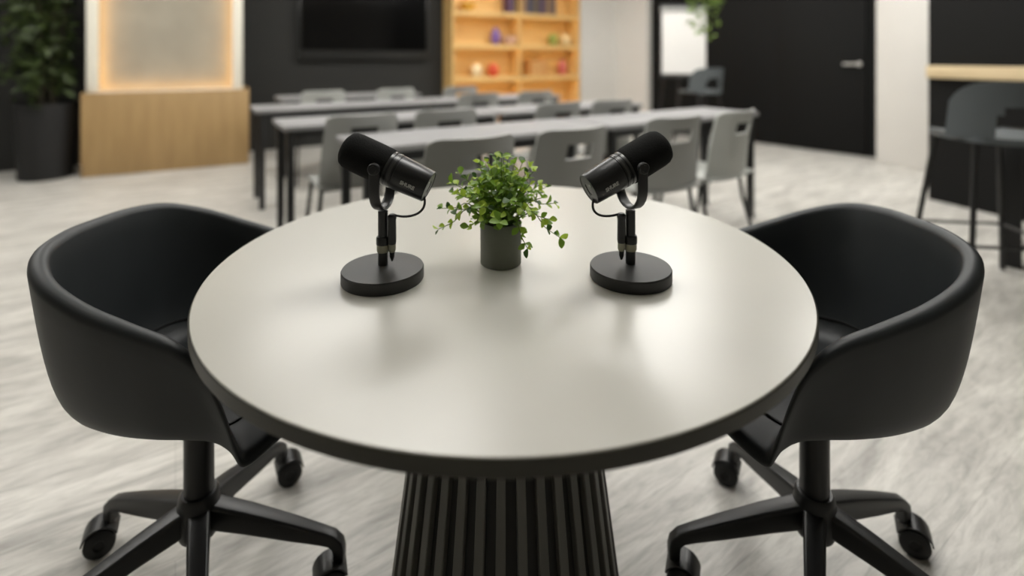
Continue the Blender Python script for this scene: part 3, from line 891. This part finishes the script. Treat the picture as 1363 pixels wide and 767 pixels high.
box('lip', GW - 0.095, GW - 0.075, 0.0, 0.010, 0, GH - 0.08, M['white_frame'], gp)
box('lip', 0.095, GW - 0.095, 0.0, 0.010, 0, 0.018, M['white_frame'], gp)
box('led_strip', 0.076, 0.088, 0.012, 0.03, 0.03, GH - 0.1, M['led_warm'], gp)
box('led_strip', GW - 0.088, GW - 0.076, 0.012, 0.03, 0.03, GH - 0.1, M['led_warm'], gp)
box('led_strip', 0.10, GW - 0.10, 0.012, 0.03, 0.0, 0.012, M['led_warm'], gp)

# ================================================================== TALL PLANT IN BLACK PLANTER
tp = thing('tall_plant', (-4.37, 4.86, 0), 0.3, 'tall dark leafy plant in a black floor planter beside the oak plinth', 'plant')
MB().lathe([(0, 0), (0.19, 0), (0.20, 0.01), (0.235, 0.68), (0.235, 0.70), (0.215, 0.70), (0.21, 0.64), (0, 0.64)], 40).build('planter', M['planter_black'], tp, smooth=35)
rng = random.Random(5)
cs = []
for k in range(7):
    a = k * 0.9 + 0.3
    top = Vector((math.cos(a) * rng.uniform(0.10, 0.26), math.sin(a) * rng.uniform(0.08, 0.22), rng.uniform(1.5, 2.15)))
    pts = catmull([(math.cos(a) * 0.06, math.sin(a) * 0.06, 0.62), (math.cos(a) * 0.08, math.sin(a) * 0.08, 1.05), tuple(top)], 5)
    MB().tube(pts, [0.014 - 0.008 * i / len(pts) for i in range(len(pts))], 6).build('stem', M['bark'], tp, smooth=60)
    for j in range(110):
        q = pts[rng.randrange(4, len(pts))]
        q = q + Vector((rng.gauss(0, 0.13), rng.gauss(0, 0.12), rng.gauss(0.0, 0.13)))
        qw = Matrix.Rotation(0.3, 3, 'Z') @ q + tp.location
        if (qw - bw(0)).dot(Vector((0.507, -0.862, 0))) > 0.17 and (qw - pt.location).dot(Vector((-math.cos(PA), -math.sin(PA), 0))) > 0.12: cs.append(q)
tag(leaf_cloud(cs, 0.13, 0.06, rng, 0.0).build('foliage', M['tree_leaf'], tp, smooth=60), kind='stuff')

# ================================================================== HANGING PLANT
hp = thing('hanging_plant', (2.06, 5.55, 0), 0, 'trailing green plant hanging from the ceiling near the white board', 'plant')
MB().lathe([(0, 1.86), (0.07, 1.86), (0.11, 1.95), (0.12, 2.04), (0.11, 2.04), (0.10, 1.99), (0, 1.99)], 32).build('pot', M['white_frame'], hp, smooth=40)
for a in (0, 2.09, 4.19):
    MB().tube([(0.115 * math.cos(a), 0.115 * math.sin(a), 2.03), (0.02 * math.cos(a), 0.02 * math.sin(a), 2.6), (0, 0, CEIL)], 0.003, 5).build('cord', M['black_plastic'], hp)
cs = []
for k in range(9):
    a = k * 0.7; ex = rng.uniform(0.3, 0.62)
    pts = catmull([(0.05 * math.cos(a), 0.05 * math.sin(a), 1.99), (0.12 * math.cos(a), 0.12 * math.sin(a), 2.04), (0.13 * math.cos(a), 0.13 * math.sin(a), 1.9), (0.11 * math.cos(a), 0.11 * math.sin(a), 2.0 - ex)], 5)
    MB().tube(pts, 0.003, 5).build('trailing_stem', M['stem'], hp, smooth=60)
    for j in range(34):
        q = pts[rng.randrange(5, len(pts))]
        cs.append(q + Vector((rng.gauss(0, 0.025), rng.gauss(0, 0.025), rng.gauss(-0.01, 0.04))))
tag(leaf_cloud(cs, 0.07, 0.045, rng, 0.0).build('foliage', M['trail_leaf'], hp, smooth=60), kind='stuff')

# ================================================================== FLIP CHART
fc = thing('flip_chart', (2.185, 6.6, 0), math.radians(-8), 'white portrait flip chart board on a dark easel', 'flip chart')
box('board', -0.285, 0.285, 0.0, 0.025, 0.90, 1.80, M['screen_bezel'], fc, bevel=0.004)
box('paper_pad', -0.268, 0.268, -0.014, 0.0, 0.92, 1.715, M['paper'], fc)
box('clamp_bar', -0.285, 0.285, -0.03, 0.0, 1.72, 1.76, M['chair_grey'], fc, bevel=0.004)
box('pen_tray', -0.285, 0.285, -0.07, 0.0, 0.86, 0.90, M['screen_bezel'], fc, bevel=0.004)
for x0, y0 in ((-0.33, 0.05), (0.33, 0.05), (0.0, 0.60)):
    MB().tube([(x0, y0, 0), (x0 * 0.45, 0.045, 1.74)], 0.013, 8).build('leg', M['black_metal'], fc, smooth=60)

# ================================================================== BAR STOOLS
def make_stool():
    t = thing('bar_stool')
    SHT = 0.745
    def P(u, v):
        a = (u - 0.5) * 2
        w = 0.235
        x = w * math.sin(a * 1.25) / math.sin(1.25)
        y = -0.20 + 0.13 * (1 - math.cos(a * 1.25)) / (1 - math.cos(1.25)) - 0.03 * v
        hgt = 0.265 * (1 - 0.35 * abs(a) ** 5)
        return (x, y, SHT + 0.0 + hgt * v), (-x, 0.25, 0)
    def msk(i, j):
        c = (i + 0.5) / 24 - 0.5
        vv_ = (j + 0.5) / 14
        return not (abs(c) < 0.15 and vv_ < 0.60 - 9 * max(0, abs(c) - 0.05) ** 2 * 2)
    MB().grid(P, 24, 14, 0.022, msk).build('backrest', M['stool_grey'], t, smooth=50)
    def S(u, v):
        a = (u - 0.5) * 2; y = -0.19 + 0.36 * v
        w = 0.200 * (1 - 0.25 * abs(2 * v - 1) ** 4)
        return (a * w, y, SHT - 0.015 + 0.012 * a * a), (0, 0, 1)
    MB().grid(S, 16, 14, 0.03).build('seat', M['stool_grey'], t, smooth=50)
    ft = []
    for x, y in ((-1, -1), (1, -1), (1, 1), (-1, 1)):
        MB().tube([(x * 0.225, y * 0.225, 0), (x * 0.15, y * 0.14, SHT - 0.03)], 0.0125, 8).build('leg', M['black_metal'], t, smooth=60)
        ft.append(Vector((x * 0.199, y * 0.195, 0.25)))
    for a, b in zip(ft, ft[1:] + ft[:1]):
        MB().tube([a, b], 0.008, 8).build('footrest', M['black_metal'], t, smooth=60)
    return t
st1 = make_stool()
st1.location = (2.35, 2.56, 0); st1.rotation_euler.z = math.radians(-8)
tag(st1, 'slate grey bar stool with arched backrest near the oak rail', 'stool', 'slate bar stools')
st2 = copy_tree(st1)
st2.location = (2.15, 5.95, 0); st2.rotation_euler.z = math.radians(25)
tag(st2, 'slate grey bar stool far back below the white flip chart', 'stool', 'slate bar stools')

# black side table behind the stool at the right edge
sd = thing('side_table', (3.11, 2.70, 0), math.radians(-44), 'black table with thick square legs behind the bar stool', 'table')
box('top', -0.42, 0.42, -0.26, 0.26, 0.66, 0.70, M['black_metal'], sd, bevel=0.004)
for x in (-1, 1):
    for y in (-1, 1):
        box('leg', x * 0.37 - 0.045, x * 0.37 + 0.045, y * 0.21 - 0.045, y * 0.21 + 0.045, 0, 0.66, M['black_metal'], sd, bevel=0.003)
